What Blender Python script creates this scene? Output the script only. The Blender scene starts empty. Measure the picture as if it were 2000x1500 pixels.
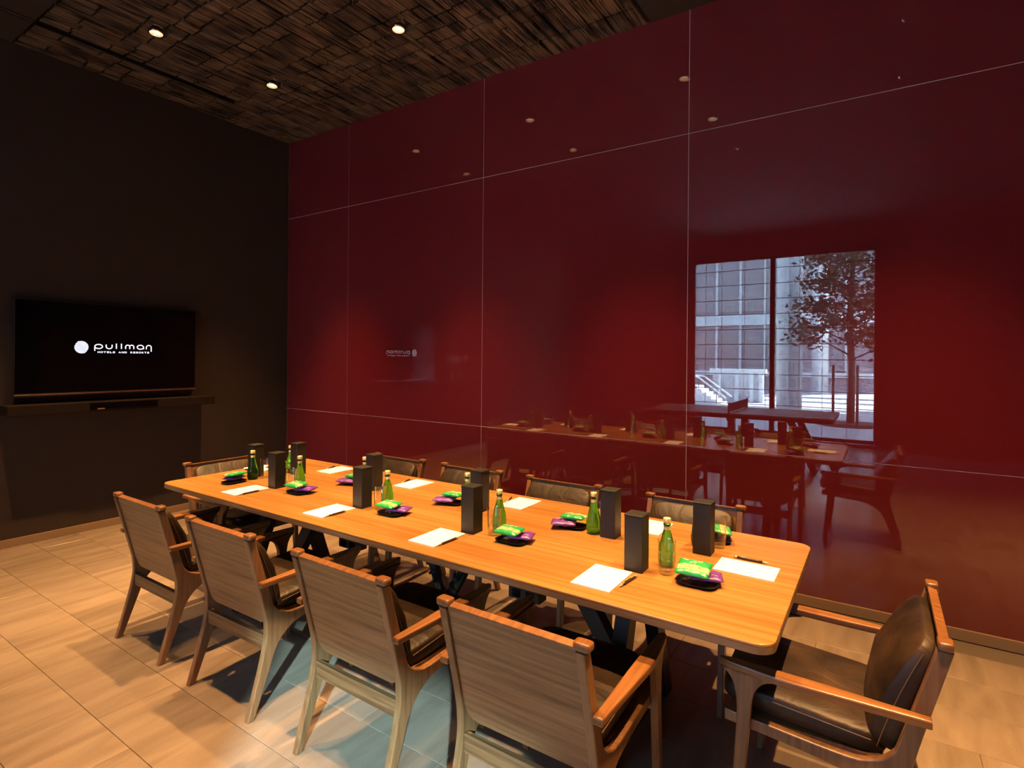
import bpy, bmesh, math, random
from mathutils import Vector, Matrix
random.seed(7)
S = bpy.context.scene
COL = S.collection
PI = math.pi

# ------------------------------------------------------------------ camera
CX, CY, CZ = 5.7975, -3.9683, 1.55
YAW, ROLL = -0.58552, 0.0088
fw = Vector((math.sin(YAW), math.cos(YAW), 0)); rt = Vector((math.cos(YAW), -math.sin(YAW), 0)); up = Vector((0, 0, 1))
r2 = rt*math.cos(ROLL) + up*math.sin(ROLL); u2 = -rt*math.sin(ROLL) + up*math.cos(ROLL)
cam = bpy.data.cameras.new('camera'); camo = bpy.data.objects.new('camera', cam); COL.objects.link(camo)
cam.sensor_fit = 'HORIZONTAL'; cam.sensor_width = 36.0; cam.lens = 1082.59/2000*36.0
cam.shift_y = -(750-699.04)/2000; cam.clip_start = .02; cam.clip_end = 300
M = Matrix.Identity(4)
for i in range(3):
    M[i][0], M[i][1], M[i][2] = r2[i], u2[i], -fw[i]
M[0][3], M[1][3], M[2][3] = CX, CY, CZ
camo.matrix_world = M
S.camera = camo
ORD = ['first', 'second', 'third', 'fourth', 'fifth']
# ------------------------------------------------------------------ world, sun, exposure
SKY, SUN, SPOT, EXPO = 3.3, 240.0, 860.0, 0.0
w = bpy.data.worlds.new('sky'); S.world = w; w.use_nodes = True
nt = w.node_tree; bg = nt.nodes['Background']
sk = nt.nodes.new('ShaderNodeTexSky'); sk.sky_type = 'NISHITA'; sk.sun_disc = False
sk.sun_elevation = math.radians(40); sk.sun_rotation = math.radians(140); sk.altitude = 50
nt.links.new(sk.outputs[0], bg.inputs[0]); bg.inputs[1].default_value = SKY
SUND = Vector((-.88, 1.0, -.64)).normalized()
sl = bpy.data.lights.new('sun', 'SUN'); sl.energy = SUN; sl.angle = math.radians(1.2); sl.color = (.93, .98, 1.0)
so = bpy.data.objects.new('sun', sl); COL.objects.link(so); so.rotation_euler = SUND.to_track_quat('-Z', 'Y').to_euler(); so.location = (15, -20, 14)
S.view_settings.view_transform = 'Standard'; S.view_settings.look = 'None'
S.view_settings.exposure = EXPO; S.view_settings.gamma = 1.0; S.view_settings.use_curve_mapping = False

# ------------------------------------------------------------------ materials
MATS = {}
def nodes(name):
    m = bpy.data.materials.new(name); m.use_nodes = True; MATS[name] = m
    return m, m.node_tree, m.node_tree.nodes['Principled BSDF']
def setin(b, **k):
    for a, v in k.items():
        s = b.inputs[a.replace('_', ' ')]
        s.default_value = (*v, 1) if isinstance(v, tuple) and len(v) == 3 and s.type == 'RGBA' else v
def plain(name, col, rough=.5, metal=0., bump=0., bscale=60., var=0., ior=1.5, spec=.5):
    m, t, b = nodes(name)
    setin(b, Base_Color=col, Roughness=rough, Metallic=metal, IOR=ior)
    b.inputs['Specular IOR Level'].default_value = spec
    if bump or var:
        tc = t.nodes.new('ShaderNodeTexCoord'); n = t.nodes.new('ShaderNodeTexNoise'); n.inputs['Scale'].default_value = bscale; n.inputs['Detail'].default_value = 6
        t.links.new(tc.outputs['Object'], n.inputs['Vector'])
        if bump:
            bp = t.nodes.new('ShaderNodeBump'); bp.inputs['Strength'].default_value = bump; bp.inputs['Distance'].default_value = .004
            t.links.new(n.outputs['Fac'], bp.inputs['Height']); t.links.new(bp.outputs[0], b.inputs['Normal'])
        if var:
            r = t.nodes.new('ShaderNodeValToRGB')
            r.color_ramp.elements[0].position = .3; r.color_ramp.elements[1].position = .7
            r.color_ramp.elements[0].color = (*[c*(1-var) for c in col], 1); r.color_ramp.elements[1].color = (*[min(1, c*(1+var)) for c in col], 1)
            t.links.new(n.outputs['Fac'], r.inputs[0]); t.links.new(r.outputs[0], b.inputs['Base Color'])
    return m
def wood(name, dark, light, axis=0, fine=55., rough=.4, stretch=26., per_obj=.0):
    m, t, b = nodes(name); setin(b, Roughness=rough)
    tc = t.nodes.new('ShaderNodeTexCoord'); mp = t.nodes.new('ShaderNodeMapping')
    sc = [fine, fine, fine]; sc[axis] = fine/stretch; mp.inputs['Scale'].default_value = sc
    t.links.new(tc.outputs['Object'], mp.inputs['Vector'])
    n1 = t.nodes.new('ShaderNodeTexNoise'); n1.inputs['Scale'].default_value = 1; n1.inputs['Detail'].default_value = 5; n1.inputs['Roughness'].default_value = .62; n1.inputs['Distortion'].default_value = .35
    t.links.new(mp.outputs[0], n1.inputs['Vector'])
    mp2 = t.nodes.new('ShaderNodeMapping'); s2 = [7., 7., 7.]; s2[axis] = .45; mp2.inputs['Scale'].default_value = s2
    t.links.new(tc.outputs['Object'], mp2.inputs['Vector'])
    n2 = t.nodes.new('ShaderNodeTexNoise'); n2.inputs['Scale'].default_value = 1; n2.inputs['Detail'].default_value = 2; t.links.new(mp2.outputs[0], n2.inputs['Vector'])
    mx = t.nodes.new('ShaderNodeMath'); mx.operation = 'MULTIPLY_ADD'; mx.inputs[1].default_value = .45
    t.links.new(n2.outputs['Fac'], mx.inputs[0]); ml = t.nodes.new('ShaderNodeMath'); ml.operation = 'MULTIPLY'; ml.inputs[1].default_value = .6
    t.links.new(n1.outputs['Fac'], ml.inputs[0]); t.links.new(ml.outputs[0], mx.inputs[2])
    r = t.nodes.new('ShaderNodeValToRGB'); r.color_ramp.elements[0].position = .39; r.color_ramp.elements[1].position = .63
    r.color_ramp.elements[0].color = (*dark, 1); r.color_ramp.elements[1].color = (*light, 1)
    t.links.new(mx.outputs[0], r.inputs[0]); t.links.new(r.outputs[0], b.inputs['Base Color'])
    bp = t.nodes.new('ShaderNodeBump'); bp.inputs['Strength'].default_value = .12; bp.inputs['Distance'].default_value = .002
    t.links.new(n1.outputs['Fac'], bp.inputs['Height']); t.links.new(bp.outputs[0], b.inputs['Normal'])
    return m
def glassy(name, col, ior=1.45, rough=0.):
    m, t, b = nodes(name); setin(b, Base_Color=col, Roughness=rough, IOR=ior); b.inputs['Transmission Weight'].default_value = 1
    return m
def emit(name, col, strength):
    m, t, b = nodes(name); setin(b, Base_Color=(0, 0, 0), Emission_Color=col, Emission_Strength=strength, Roughness=.4); return m
def thin_glass(name, tint):
    m = bpy.data.materials.new(name); m.use_nodes = True; t = m.node_tree; MATS[name] = m
    t.nodes.remove(t.nodes['Principled BSDF']); o = t.nodes['Material Output']
    tr = t.nodes.new('ShaderNodeBsdfTransparent'); tr.inputs[0].default_value = (*tint, 1)
    gl = t.nodes.new('ShaderNodeBsdfGlossy'); gl.inputs['Roughness'].default_value = .01
    mi = t.nodes.new('ShaderNodeMixShader'); mi.inputs[0].default_value = .05; t.links.new(tr.outputs[0], mi.inputs[1]); t.links.new(gl.outputs[0], mi.inputs[2]); t.links.new(mi.outputs[0], o.inputs[0])
    return m

plain('red_glass', (.142, .0125, .0155), .006, ior=1.82)
plain('joint_seal', (.85, .66, .60), .4)
plain('dark_wall', (.028, .0145, .0055), .75, bump=.15, bscale=90, var=.12)
plain('dim_wall', (.050, .038, .026), .7, bump=.1, bscale=70)
plain('plain_ceiling', (.032, .023, .013), .8)
plain('ceiling_base', (.012, .008, .006), .9)
plain('bronze', (.34, .23, .125), .33, .4, bump=.05, bscale=200)
plain('black_metal', (.010, .012, .015), .42, .3)
plain('black_plastic', (.012, .012, .013), .35)
plain('black_tube', (.014, .016, .020), .28)
plain('black_gloss', (.002, .002, .003), .08, spec=.25)
plain('shelf_black', (.010, .005, .0025), .8, spec=.15)
plain('chrome', (.75, .6, .5), .25, 1.)
plain('brass', (.8, .55, .2), .25, 1.)
plain('grout', (.10, .075, .052), .9)
plain('box_card', (.0050, .0052, .0062), .55, bump=.05, bscale=300)
plain('paper', (.93, .92, .89), .7)
plain('ink', (.30, .33, .36), .7)
plain('pen_dark', (.035, .018, .014), .3)
plain('pen_light', (.7, .62, .52), .3, .5)
plain('tray_black', (.008, .008, .009), .25)
plain('pack_white', (.85, .85, .8), .4)
plain('pack_purple', (.13, .04, .28), .28, bump=.5, bscale=70)
plain('cap_cream', (.72, .62, .33), .35, .35)
plain('strap', (.014, .013, .013), .4)
plain('stitch', (.10, .062, .035), .7)
glassy('bottle_glass', (.13, .63, .09), 1.36)
def tumbler_mat():
    m = bpy.data.materials.new('clear_glass'); m.use_nodes = True; t = m.node_tree; MATS['clear_glass'] = m
    t.nodes.remove(t.nodes['Principled BSDF']); o = t.nodes['Material Output']
    tr = t.nodes.new('ShaderNodeBsdfTransparent'); tr.inputs[0].default_value = (.965, .975, .97, 1); gl = t.nodes.new('ShaderNodeBsdfGlossy'); gl.inputs['Roughness'].default_value = .02
    lw = t.nodes.new('ShaderNodeLayerWeight'); lw.inputs[0].default_value = .5; pw = t.nodes.new('ShaderNodeMath'); pw.operation = 'POWER'; pw.inputs[1].default_value = 2.2
    ma = t.nodes.new('ShaderNodeMath'); ma.operation = 'MULTIPLY_ADD'; ma.inputs[1].default_value = .65; ma.inputs[2].default_value = .04
    t.links.new(lw.outputs['Facing'], pw.inputs[0]); t.links.new(pw.outputs[0], ma.inputs[0])
    mi = t.nodes.new('ShaderNodeMixShader'); t.links.new(ma.outputs[0], mi.inputs[0]); t.links.new(tr.outputs[0], mi.inputs[1]); t.links.new(gl.outputs[0], mi.inputs[2]); t.links.new(mi.outputs[0], o.inputs[0])
tumbler_mat()
emit('lamp', (1, .74, .46), 2.6)
emit('logo_light', (.86, .86, 1), 1.6)
thin_glass('window_glass', (.93, .97, .98))
plain('reflector', (.85, .75, .6), .18, 1.)
plain('plate_grey', (.35, .33, .30), .4)
plain('net_dark', (.02, .02, .03), .8)
plain('frame_dark', (.020, .016, .014), .45)
plain('concrete_pale', (.68, .71, .74), .7, var=.06, bscale=3)
plain('concrete_white', (.82, .86, .88), .6)
plain('facade_grey', (.55, .56, .60), .6, var=.1, bscale=1.5)
plain('facade_dark', (.33, .29, .33), .4)
plain('facade_glass', (.25, .23, .27), .10)
plain('bark', (.10, .075, .06), .9, bump=.6, bscale=30)
plain('stake_wood', (.13, .09, .06), .8)
plain('soil', (.07, .05, .035), .95)
wood('wood_arm', (.100, .038, .012), (.235, .105, .034), 1, 60, .32)
wood('wood_leg', (.100, .043, .016), (.22, .110, .045), 2, 60, .38)
wood('wood_back', (.088, .039, .014), (.265, .135, .056), 0, 70, .42, 30)
wood('table_wood', (.235, .105, .025), (.345, .177, .052), 0, 46, .24, 34)
wood('table_edge', (.11, .062, .028), (.22, .135, .068), 0, 60, .4, 30)
wood('pingpong_wood', (.36, .19, .10), (.55, .33, .19), 0, 40, .42, 30)

def leather():
    m, t, b = nodes('leather'); setin(b, Roughness=.48); b.inputs['Specular IOR Level'].default_value = .32
    tc = t.nodes.new('ShaderNodeTexCoord')
    n = t.nodes.new('ShaderNodeTexNoise'); n.inputs['Scale'].default_value = 6; n.inputs['Detail'].default_value = 5; t.links.new(tc.outputs['Object'], n.inputs['Vector'])
    r = t.nodes.new('ShaderNodeValToRGB'); r.color_ramp.elements[0].color = (.011, .007, .0045, 1); r.color_ramp.elements[1].color = (.046, .026, .0135, 1)
    r.color_ramp.elements[0].position = .35; r.color_ramp.elements[1].position = .7
    t.links.new(n.outputs['Fac'], r.inputs[0]); t.links.new(r.outputs[0], b.inputs['Base Color'])
    n2 = t.nodes.new('ShaderNodeTexNoise'); n2.inputs['Scale'].default_value = 9; n2.inputs['Detail'].default_value = 3; n2.inputs['Distortion'].default_value = 1.2; t.links.new(tc.outputs['Object'], n2.inputs['Vector'])
    n3 = t.nodes.new('ShaderNodeTexNoise'); n3.inputs['Scale'].default_value = 350; t.links.new(tc.outputs['Object'], n3.inputs['Vector'])
    b1 = t.nodes.new('ShaderNodeBump'); b1.inputs['Strength'].default_value = .35; b1.inputs['Distance'].default_value = .02; t.links.new(n2.outputs['Fac'], b1.inputs['Height'])
    b2 = t.nodes.new('ShaderNodeBump'); b2.inputs['Strength'].default_value = .15; b2.inputs['Distance'].default_value = .001; t.links.new(n3.outputs['Fac'], b2.inputs['Height']); t.links.new(b1.outputs[0], b2.inputs['Normal']); t.links.new(b2.outputs[0], b.inputs['Normal'])
leather()
def stone():
    m, t, b = nodes('floor_stone'); setin(b, Roughness=.23, IOR=1.5)
    tc = t.nodes.new('ShaderNodeTexCoord'); oi = t.nodes.new('ShaderNodeObjectInfo')
    vm = t.nodes.new('ShaderNodeVectorMath'); vm.operation = 'MULTIPLY_ADD'; vm.inputs[1].default_value = (1, 1, 1)
    cr = t.nodes.new('ShaderNodeCombineXYZ'); mu = t.nodes.new('ShaderNodeMath'); mu.operation = 'MULTIPLY'; mu.inputs[1].default_value = 40
    t.links.new(oi.outputs['Random'], mu.inputs[0]); t.links.new(mu.outputs[0], cr.inputs[0]); t.links.new(mu.outputs[0], cr.inputs[1])
    t.links.new(tc.outputs['Object'], vm.inputs[0]); t.links.new(cr.outputs[0], vm.inputs[2])
    mp = t.nodes.new('ShaderNodeMapping'); mp.inputs['Scale'].default_value = (9, 1.7, 1); mp.inputs['Rotation'].default_value = (0, 0, .22); t.links.new(vm.outputs[0], mp.inputs[0])
    n = t.nodes.new('ShaderNodeTexNoise'); n.inputs['Scale'].default_value = 1; n.inputs['Detail'].default_value = 7; n.inputs['Distortion'].default_value = .8; t.links.new(mp.outputs[0], n.inputs[0])
    r = t.nodes.new('ShaderNodeValToRGB'); r.color_ramp.elements[0].position = .22; r.color_ramp.elements[1].position = .74
    r.color_ramp.elements[0].color = (.150, .115, .082, 1); r.color_ramp.elements[1].color = (.250, .200, .148, 1)
    t.links.new(n.outputs['Fac'], r.inputs[0])
    n2 = t.nodes.new('ShaderNodeTexNoise'); n2.inputs['Scale'].default_value = 260; t.links.new(tc.outputs['Object'], n2.inputs[0])
    mr = t.nodes.new('ShaderNodeMapRange'); mr.inputs['To Min'].default_value = .90; mr.inputs['To Max'].default_value = 1.08; t.links.new(oi.outputs['Random'], mr.inputs['Value'])
    mr2 = t.nodes.new('ShaderNodeMapRange'); mr2.inputs['From Min'].default_value = .3; mr2.inputs['From Max'].default_value = .7; mr2.inputs['To Min'].default_value = .88; mr2.inputs['To Max'].default_value = 1.1; t.links.new(n2.outputs['Fac'], mr2.inputs['Value'])
    mm = t.nodes.new('ShaderNodeMath'); mm.operation = 'MULTIPLY'; t.links.new(mr.outputs[0], mm.inputs[0]); t.links.new(mr2.outputs[0], mm.inputs[1])
    sc = t.nodes.new('ShaderNodeVectorMath'); sc.operation = 'SCALE'; t.links.new(r.outputs[0], sc.inputs[0]); t.links.new(mm.outputs[0], sc.inputs['Scale']); t.links.new(sc.outputs[0], b.inputs['Base Color'])
    bp = t.nodes.new('ShaderNodeBump'); bp.inputs['Strength'].default_value = .12; bp.inputs['Distance'].default_value = .002; t.links.new(n.outputs['Fac'], bp.inputs['Height']); t.links.new(bp.outputs[0], b.inputs['Normal'])
stone()
def ceiling_wood():
    m, t, b = nodes('ceiling_wood'); setin(b, Roughness=.75)
    tc = t.nodes.new('ShaderNodeTexCoord'); oi = t.nodes.new('ShaderNodeObjectInfo'); geo = t.nodes.new('ShaderNodeNewGeometry')
    mp = t.nodes.new('ShaderNodeMapping'); mp.inputs['Scale'].default_value = (95, 3.5, 5); t.links.new(geo.outputs['Position'], mp.inputs[0])
    n = t.nodes.new('ShaderNodeTexNoise'); n.inputs['Scale'].default_value = 1; n.inputs['Detail'].default_value = 4; t.links.new(mp.outputs[0], n.inputs[0])
    mp3 = t.nodes.new('ShaderNodeMapping'); mp3.inputs['Scale'].default_value = (6, 4, 1); t.links.new(geo.outputs['Position'], mp3.inputs[0])
    n3 = t.nodes.new('ShaderNodeTexNoise'); n3.inputs['Scale'].default_value = 1; n3.inputs['Detail'].default_value = 2; t.links.new(mp3.outputs[0], n3.inputs[0])
    ad = t.nodes.new('ShaderNodeMath'); ad.operation = 'MULTIPLY_ADD'; ad.inputs[1].default_value = .35; t.links.new(n3.outputs['Fac'], ad.inputs[0]); ad2 = t.nodes.new('ShaderNodeMath'); ad2.operation = 'MULTIPLY'; ad2.inputs[1].default_value = .65; t.links.new(n.outputs['Fac'], ad2.inputs[0]); t.links.new(ad2.outputs[0], ad.inputs[2])
    r = t.nodes.new('ShaderNodeValToRGB'); r.color_ramp.elements[0].position = .44; r.color_ramp.elements[1].position = .55
    r.color_ramp.elements[0].color = (.006, .004, .003, 1); r.color_ramp.elements[1].color = (.165, .122, .072, 1)
    t.links.new(ad.outputs[0], r.inputs[0])
    mr = t.nodes.new('ShaderNodeMapRange'); mr.inputs['To Min'].default_value = .65; mr.inputs['To Max'].default_value = 1.15; t.links.new(oi.outputs['Random'], mr.inputs['Value'])
    sc = t.nodes.new('ShaderNodeVectorMath'); sc.operation = 'SCALE'; t.links.new(r.outputs[0], sc.inputs[0]); t.links.new(mr.outputs[0], sc.inputs['Scale']); t.links.new(sc.outputs[0], b.inputs['Base Color'])
ceiling_wood()
def pack_green():
    m, t, b = nodes('pack_green'); setin(b, Roughness=.3)
    tc = t.nodes.new('ShaderNodeTexCoord'); sx = t.nodes.new('ShaderNodeSeparateXYZ'); t.links.new(tc.outputs['Object'], sx.inputs[0])
    # cream printed band across the pack with speckled nuts
    ab = t.nodes.new('ShaderNodeMath'); ab.operation = 'ADD'; ab.inputs[1].default_value = .010; t.links.new(sx.outputs['Y'], ab.inputs[0])
    aa = t.nodes.new('ShaderNodeMath'); aa.operation = 'ABSOLUTE'; t.links.new(ab.outputs[0], aa.inputs[0])
    n0 = t.nodes.new('ShaderNodeTexNoise'); n0.inputs['Scale'].default_value = 60; t.links.new(tc.outputs['Object'], n0.inputs[0])
    m0 = t.nodes.new('ShaderNodeMath'); m0.operation = 'MULTIPLY_ADD'; m0.inputs[1].default_value = .012; t.links.new(n0.outputs['Fac'], m0.inputs[0]); t.links.new(aa.outputs[0], m0.inputs[2])
    lt = t.nodes.new('ShaderNodeMath'); lt.operation = 'LESS_THAN'; lt.inputs[1].default_value = .0195; t.links.new(m0.outputs[0], lt.inputs[0])
    n = t.nodes.new('ShaderNodeTexNoise'); n.inputs['Scale'].default_value = 220; t.links.new(tc.outputs['Object'], n.inputs[0])
    r = t.nodes.new('ShaderNodeValToRGB'); r.color_ramp.elements[0].position = .42; r.color_ramp.elements[1].position = .55; r.color_ramp.elements[0].color = (.36, .18, .06, 1); r.color_ramp.elements[1].color = (.78, .62, .34, 1); t.links.new(n.outputs['Fac'], r.inputs[0])
    mi = t.nodes.new('ShaderNodeMix'); mi.data_type = 'RGBA'; mi.inputs['A'].default_value = (.012, .30, .075, 1); t.links.new(lt.outputs[0], mi.inputs['Factor']); t.links.new(r.outputs[0], mi.inputs['B']); t.links.new(mi.outputs['Result'], b.inputs['Base Color'])
    bp = t.nodes.new('ShaderNodeBump'); bp.inputs['Strength'].default_value = .4; bp.inputs['Distance'].default_value = .004; t.links.new(n0.outputs['Fac'], bp.inputs['Height']); t.links.new(bp.outputs[0], b.inputs['Normal'])
pack_green()
def paving():
    m, t, b = nodes('paving'); setin(b, Roughness=.5)
    tc = t.nodes.new('ShaderNodeTexCoord'); br = t.nodes.new('ShaderNodeTexBrick'); br.inputs['Scale'].default_value = 1.0; br.inputs['Mortar Size'].default_value = .012; br.inputs['Brick Width'].default_value = .9; br.inputs['Row Height'].default_value = .45
    br.inputs['Color1'].default_value = (.56, .58, .60, 1); br.inputs['Color2'].default_value = (.48, .50, .53, 1); br.inputs['Mortar'].default_value = (.25, .26, .28, 1)
    t.links.new(tc.outputs['Object'], br.inputs['Vector']); t.links.new(br.outputs['Color'], b.inputs['Base Color'])
paving()
def leaf():
    m, t, b = nodes('leaf'); setin(b, Roughness=.5, Base_Color=(.06, .085, .03))
    oi = t.nodes.new('ShaderNodeNewGeometry'); n = t.nodes.new('ShaderNodeTexNoise'); n.inputs['Scale'].default_value = 5; t.links.new(oi.outputs['Position'], n.inputs[0])
    r = t.nodes.new('ShaderNodeValToRGB'); r.color_ramp.elements[0].color = (.05, .05, .025, 1); r.color_ramp.elements[1].color = (.19, .16, .07, 1); r.color_ramp.elements[0].position = .35; r.color_ramp.elements[1].position = .68
    t.links.new(n.outputs['Fac'], r.inputs[0]); t.links.new(r.outputs[0], b.inputs['Base Color'])
leaf()
def blind_mat():  # tinted filter that dims and cools the sun from the added window
    m = bpy.data.materials.new('sun_filter_fabric'); m.use_nodes = True; t = m.node_tree; MATS['sun_filter_fabric'] = m
    t.nodes.remove(t.nodes['Principled BSDF']); o = t.nodes['Material Output']
    tr = t.nodes.new('ShaderNodeBsdfTransparent'); tr.inputs[0].default_value = (.80, .96, 1, 1); df = t.nodes.new('ShaderNodeBsdfDiffuse'); df.inputs[0].default_value = (.12, .13, .14, 1)
    tl = t.nodes.new('ShaderNodeBsdfTranslucent'); tl.inputs[0].default_value = (.012, .013, .014, 1)
    a = t.nodes.new('ShaderNodeAddShader'); t.links.new(df.outputs[0], a.inputs[0]); t.links.new(tl.outputs[0], a.inputs[1])
    mi = t.nodes.new('ShaderNodeMixShader'); mi.inputs[0].default_value = .76; t.links.new(tr.outputs[0], mi.inputs[1]); t.links.new(a.outputs[0], mi.inputs[2]); t.links.new(mi.outputs[0], o.inputs[0])
blind_mat()

# ------------------------------------------------------------------ geometry helpers
def obj(name, me, mat=None, parent=None, smooth=False, loc=None, rot=None):
    if isinstance(me, bmesh.types.BMesh):
        b = me; me = bpy.data.meshes.new(name); b.to_mesh(me); b.free()
    o = bpy.data.objects.new(name, me); COL.objects.link(o)
    if mat and not me.materials: me.materials.append(MATS[mat])
    if parent: o.parent = parent
    if loc is not None: o.location = loc
    if rot is not None: o.rotation_euler = rot
    if smooth:
        for p in me.polygons: p.use_smooth = True
    return o
def tag(o, label=None, cat=None, group=None, kind=None):
    if label: o['label'] = label
    if cat: o['category'] = cat
    if group: o['group'] = group
    if kind: o['kind'] = kind
    return o
def thing(name, label, cat, loc=(0, 0, 0), rz=0, group=None, kind=None):
    o = bpy.data.objects.new(name, None); COL.objects.link(o); o.location = loc; o.rotation_euler = (0, 0, rz); o.empty_display_size = .1
    return tag(o, label, cat, group, kind)
def copy_tree(o, parent=None):
    c = o.copy(); COL.objects.link(c); c.parent = parent
    for ch in list(o.children): copy_tree(ch, c)
    return c
def B(): return bmesh.new()
def box(bm, x0, x1, y0, y1, z0, z1, bev=0, seg=2):
    vs = [bm.verts.new((x, y, z)) for x in (x0, x1) for y in (y0, y1) for z in (z0, z1)]
    f = [(0, 1, 3, 2), (4, 6, 7, 5), (0, 4, 5, 1), (2, 3, 7, 6), (0, 2, 6, 4), (1, 5, 7, 3)]
    fs = [bm.faces.new([vs[i] for i in q]) for q in f]
    if bev:
        es = list({e for ff in fs for e in ff.edges})
        bmesh.ops.bevel(bm, geom=es, offset=bev, segments=seg, profile=.5, affect='EDGES')
    return bm
def mbox(*a, **k): return box(B(), *a, **k)
def prism(bm, pts, axis, a0, a1, bev=0, seg=2):
    """polygon pts (2D) extruded along axis ('x','y','z') from a0 to a1"""
    def P(p, a): return {'x': (a, p[0], p[1]), 'y': (p[0], a, p[1]), 'z': (p[0], p[1], a)}[axis]
    v0 = [bm.verts.new(P(p, a0)) for p in pts]; v1 = [bm.verts.new(P(p, a1)) for p in pts]
    n = len(pts); f0 = bm.faces.new(v0); f1 = bm.faces.new(v1[::-1])
    for i in range(n): bm.faces.new((v0[i], v1[i], v1[(i+1) % n], v0[(i+1) % n]))
    bmesh.ops.recalc_face_normals(bm, faces=bm.faces)
    if bev:
        es = [e for e in list(f0.edges)+list(f1.edges)]
        bmesh.ops.bevel(bm, geom=es, offset=bev, segments=seg, profile=.5, affect='EDGES')
    return bm
def tube(bm, pts, r, n=10, caps=True, closed=False):
    pts = [Vector(p) for p in pts]; rs = r if isinstance(r, (list, tuple)) else [r]*len(pts); rings = []
    prev = None
    for i, p in enumerate(pts):
        a = pts[i-1] if (i or closed) else p; c = pts[(i+1) % len(pts)] if (i < len(pts)-1 or closed) else p
        t = (c-a).normalized()
        ref = prev if prev is not None else (Vector((0, 0, 1)) if abs(t.z) < .9 else Vector((1, 0, 0)))
        s = t.cross(ref).normalized(); u = s.cross(t).normalized(); prev = u
        rings.append([bm.verts.new(p+(s*math.cos(2*PI*k/n)+u*math.sin(2*PI*k/n))*rs[i]) for k in range(n)])
    m = len(rings)
    for i in range(m if closed else m-1):
        A, C = rings[i], rings[(i+1) % m]
        for k in range(n): bm.faces.new((A[k], A[(k+1) % n], C[(k+1) % n], C[k]))
    if caps and not closed: bm.faces.new(rings[0][::-1]); bm.faces.new(rings[-1])
    return bm
def lathe(bm, prof, n=24, cap0=True, cap1=True):
    """prof: (r,z) list bottom to top"""
    rings = [[bm.verts.new((r*math.cos(2*PI*k/n), r*math.sin(2*PI*k/n), z)) for k in range(n)] for r, z in prof]
    for A, C in zip(rings, rings[1:]):
        for k in range(n): bm.faces.new((A[k], A[(k+1) % n], C[(k+1) % n], C[k]))
    if cap0: bm.faces.new(rings[0][::-1])
    if cap1: bm.faces.new(rings[-1])
    return bm
def pillow(bm, a, b, c, e1=.28, e2=.25, nu=36, nv=18, M4=None, belly=0.):
    """superellipsoid cushion half-sizes a,b,c"""
    def sp(v, e): return math.copysign(abs(v)**e, v)
    rows = []
    for j in range(1, nv):
        ph = -PI/2+PI*j/nv; rows.append([])
        for i in range(nu):
            th = 2*PI*i/nu
            rows[-1].append(bm.verts.new((a*sp(math.cos(ph), e1)*sp(math.cos(th), e2), b*sp(math.cos(ph), e1)*sp(math.sin(th), e2), c*sp(math.sin(ph), e1))))
    s = bm.verts.new((0, 0, -c*(1+belly))); t = bm.verts.new((0, 0, c*(1+belly)))
    for A, C in zip(rows, rows[1:]):
        for i in range(nu): bm.faces.new((A[i], A[(i+1) % nu], C[(i+1) % nu], C[i]))
    for i in range(nu):
        bm.faces.new((s, rows[0][(i+1) % nu], rows[0][i])); bm.faces.new((t, rows[-1][i], rows[-1][(i+1) % nu]))
    if belly:
        for r in rows:
            for v in r: v.co.z *= 1+belly*max(0, 1-(v.co.x/a)**2)*max(0, 1-(v.co.y/b)**2)
    if M4 is not None: bmesh.ops.transform(bm, matrix=M4, verts=bm.verts)
    return bm
def ribbon(bm, strokes, wd, plane, th=.0006):
    """flat strokes; plane(u,v,h)->xyz"""
    for st in strokes:
        n = len(st); L = []
        for i, (x, y) in enumerate(st):
            x0, y0 = st[max(0, i-1)]; x1, y1 = st[min(n-1, i+1)]
            dx, dy = x1-x0, y1-y0; l = math.hypot(dx, dy) or 1
            L.append(((x-dy/l*wd/2, y+dx/l*wd/2), (x+dy/l*wd/2, y-dx/l*wd/2)))
        vs = [[bm.verts.new(plane(*q, h)) for q in pr for h in (0, th)] for pr in L]
        for A, C in zip(vs, vs[1:]):
            for q in ((0, 1), (1, 3), (3, 2), (2, 0)): bm.faces.new((A[q[0]], A[q[1]], C[q[1]], C[q[0]]))
        bm.faces.new((vs[0][0], vs[0][2], vs[0][3], vs[0][1])); bm.faces.new((vs[-1][0], vs[-1][1], vs[-1][3], vs[-1][2]))
    bmesh.ops.recalc_face_normals(bm, faces=bm.faces)
    return bm
def arc(cx, cy, rx, ry, a0, a1, n=14): return [(cx+rx*math.cos(math.radians(a0+(a1-a0)*i/n)), cy+ry*math.sin(math.radians(a0+(a1-a0)*i/n))) for i in range(n+1)]
def smooth_poly(ctrl, n=6):
    """closed Catmull-Rom through control points; a point given as (y,z,'c') stays a hard corner"""
    out = []; m = len(ctrl)
    for i in range(m):
        p1 = ctrl[i]; p2 = ctrl[(i+1) % m]; p0 = ctrl[i-1] if len(p1) < 3 else p1; p3 = ctrl[(i+2) % m] if len(p2) < 3 else p2
        for k in range(n):
            t = k/n; q = []
            for d in range(2):
                a, b_, c, e = p0[d], p1[d], p2[d], p3[d]
                q.append(.5*(2*b_+(c-a)*t+(2*a-5*b_+4*c-e)*t*t+(-a+3*b_-3*c+e)*t**3))
            out.append(tuple(q))
    return out
def rrect(x0, x1, y0, y1, r, n=6):
    return arc(x1-r, y1-r, r, r, 0, 90, n)+arc(x0+r, y1-r, r, r, 90, 180, n)+arc(x0+r, y0+r, r, r, 180, 270, n)+arc(x1-r, y0+r, r, r, 270, 360, n)

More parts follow.
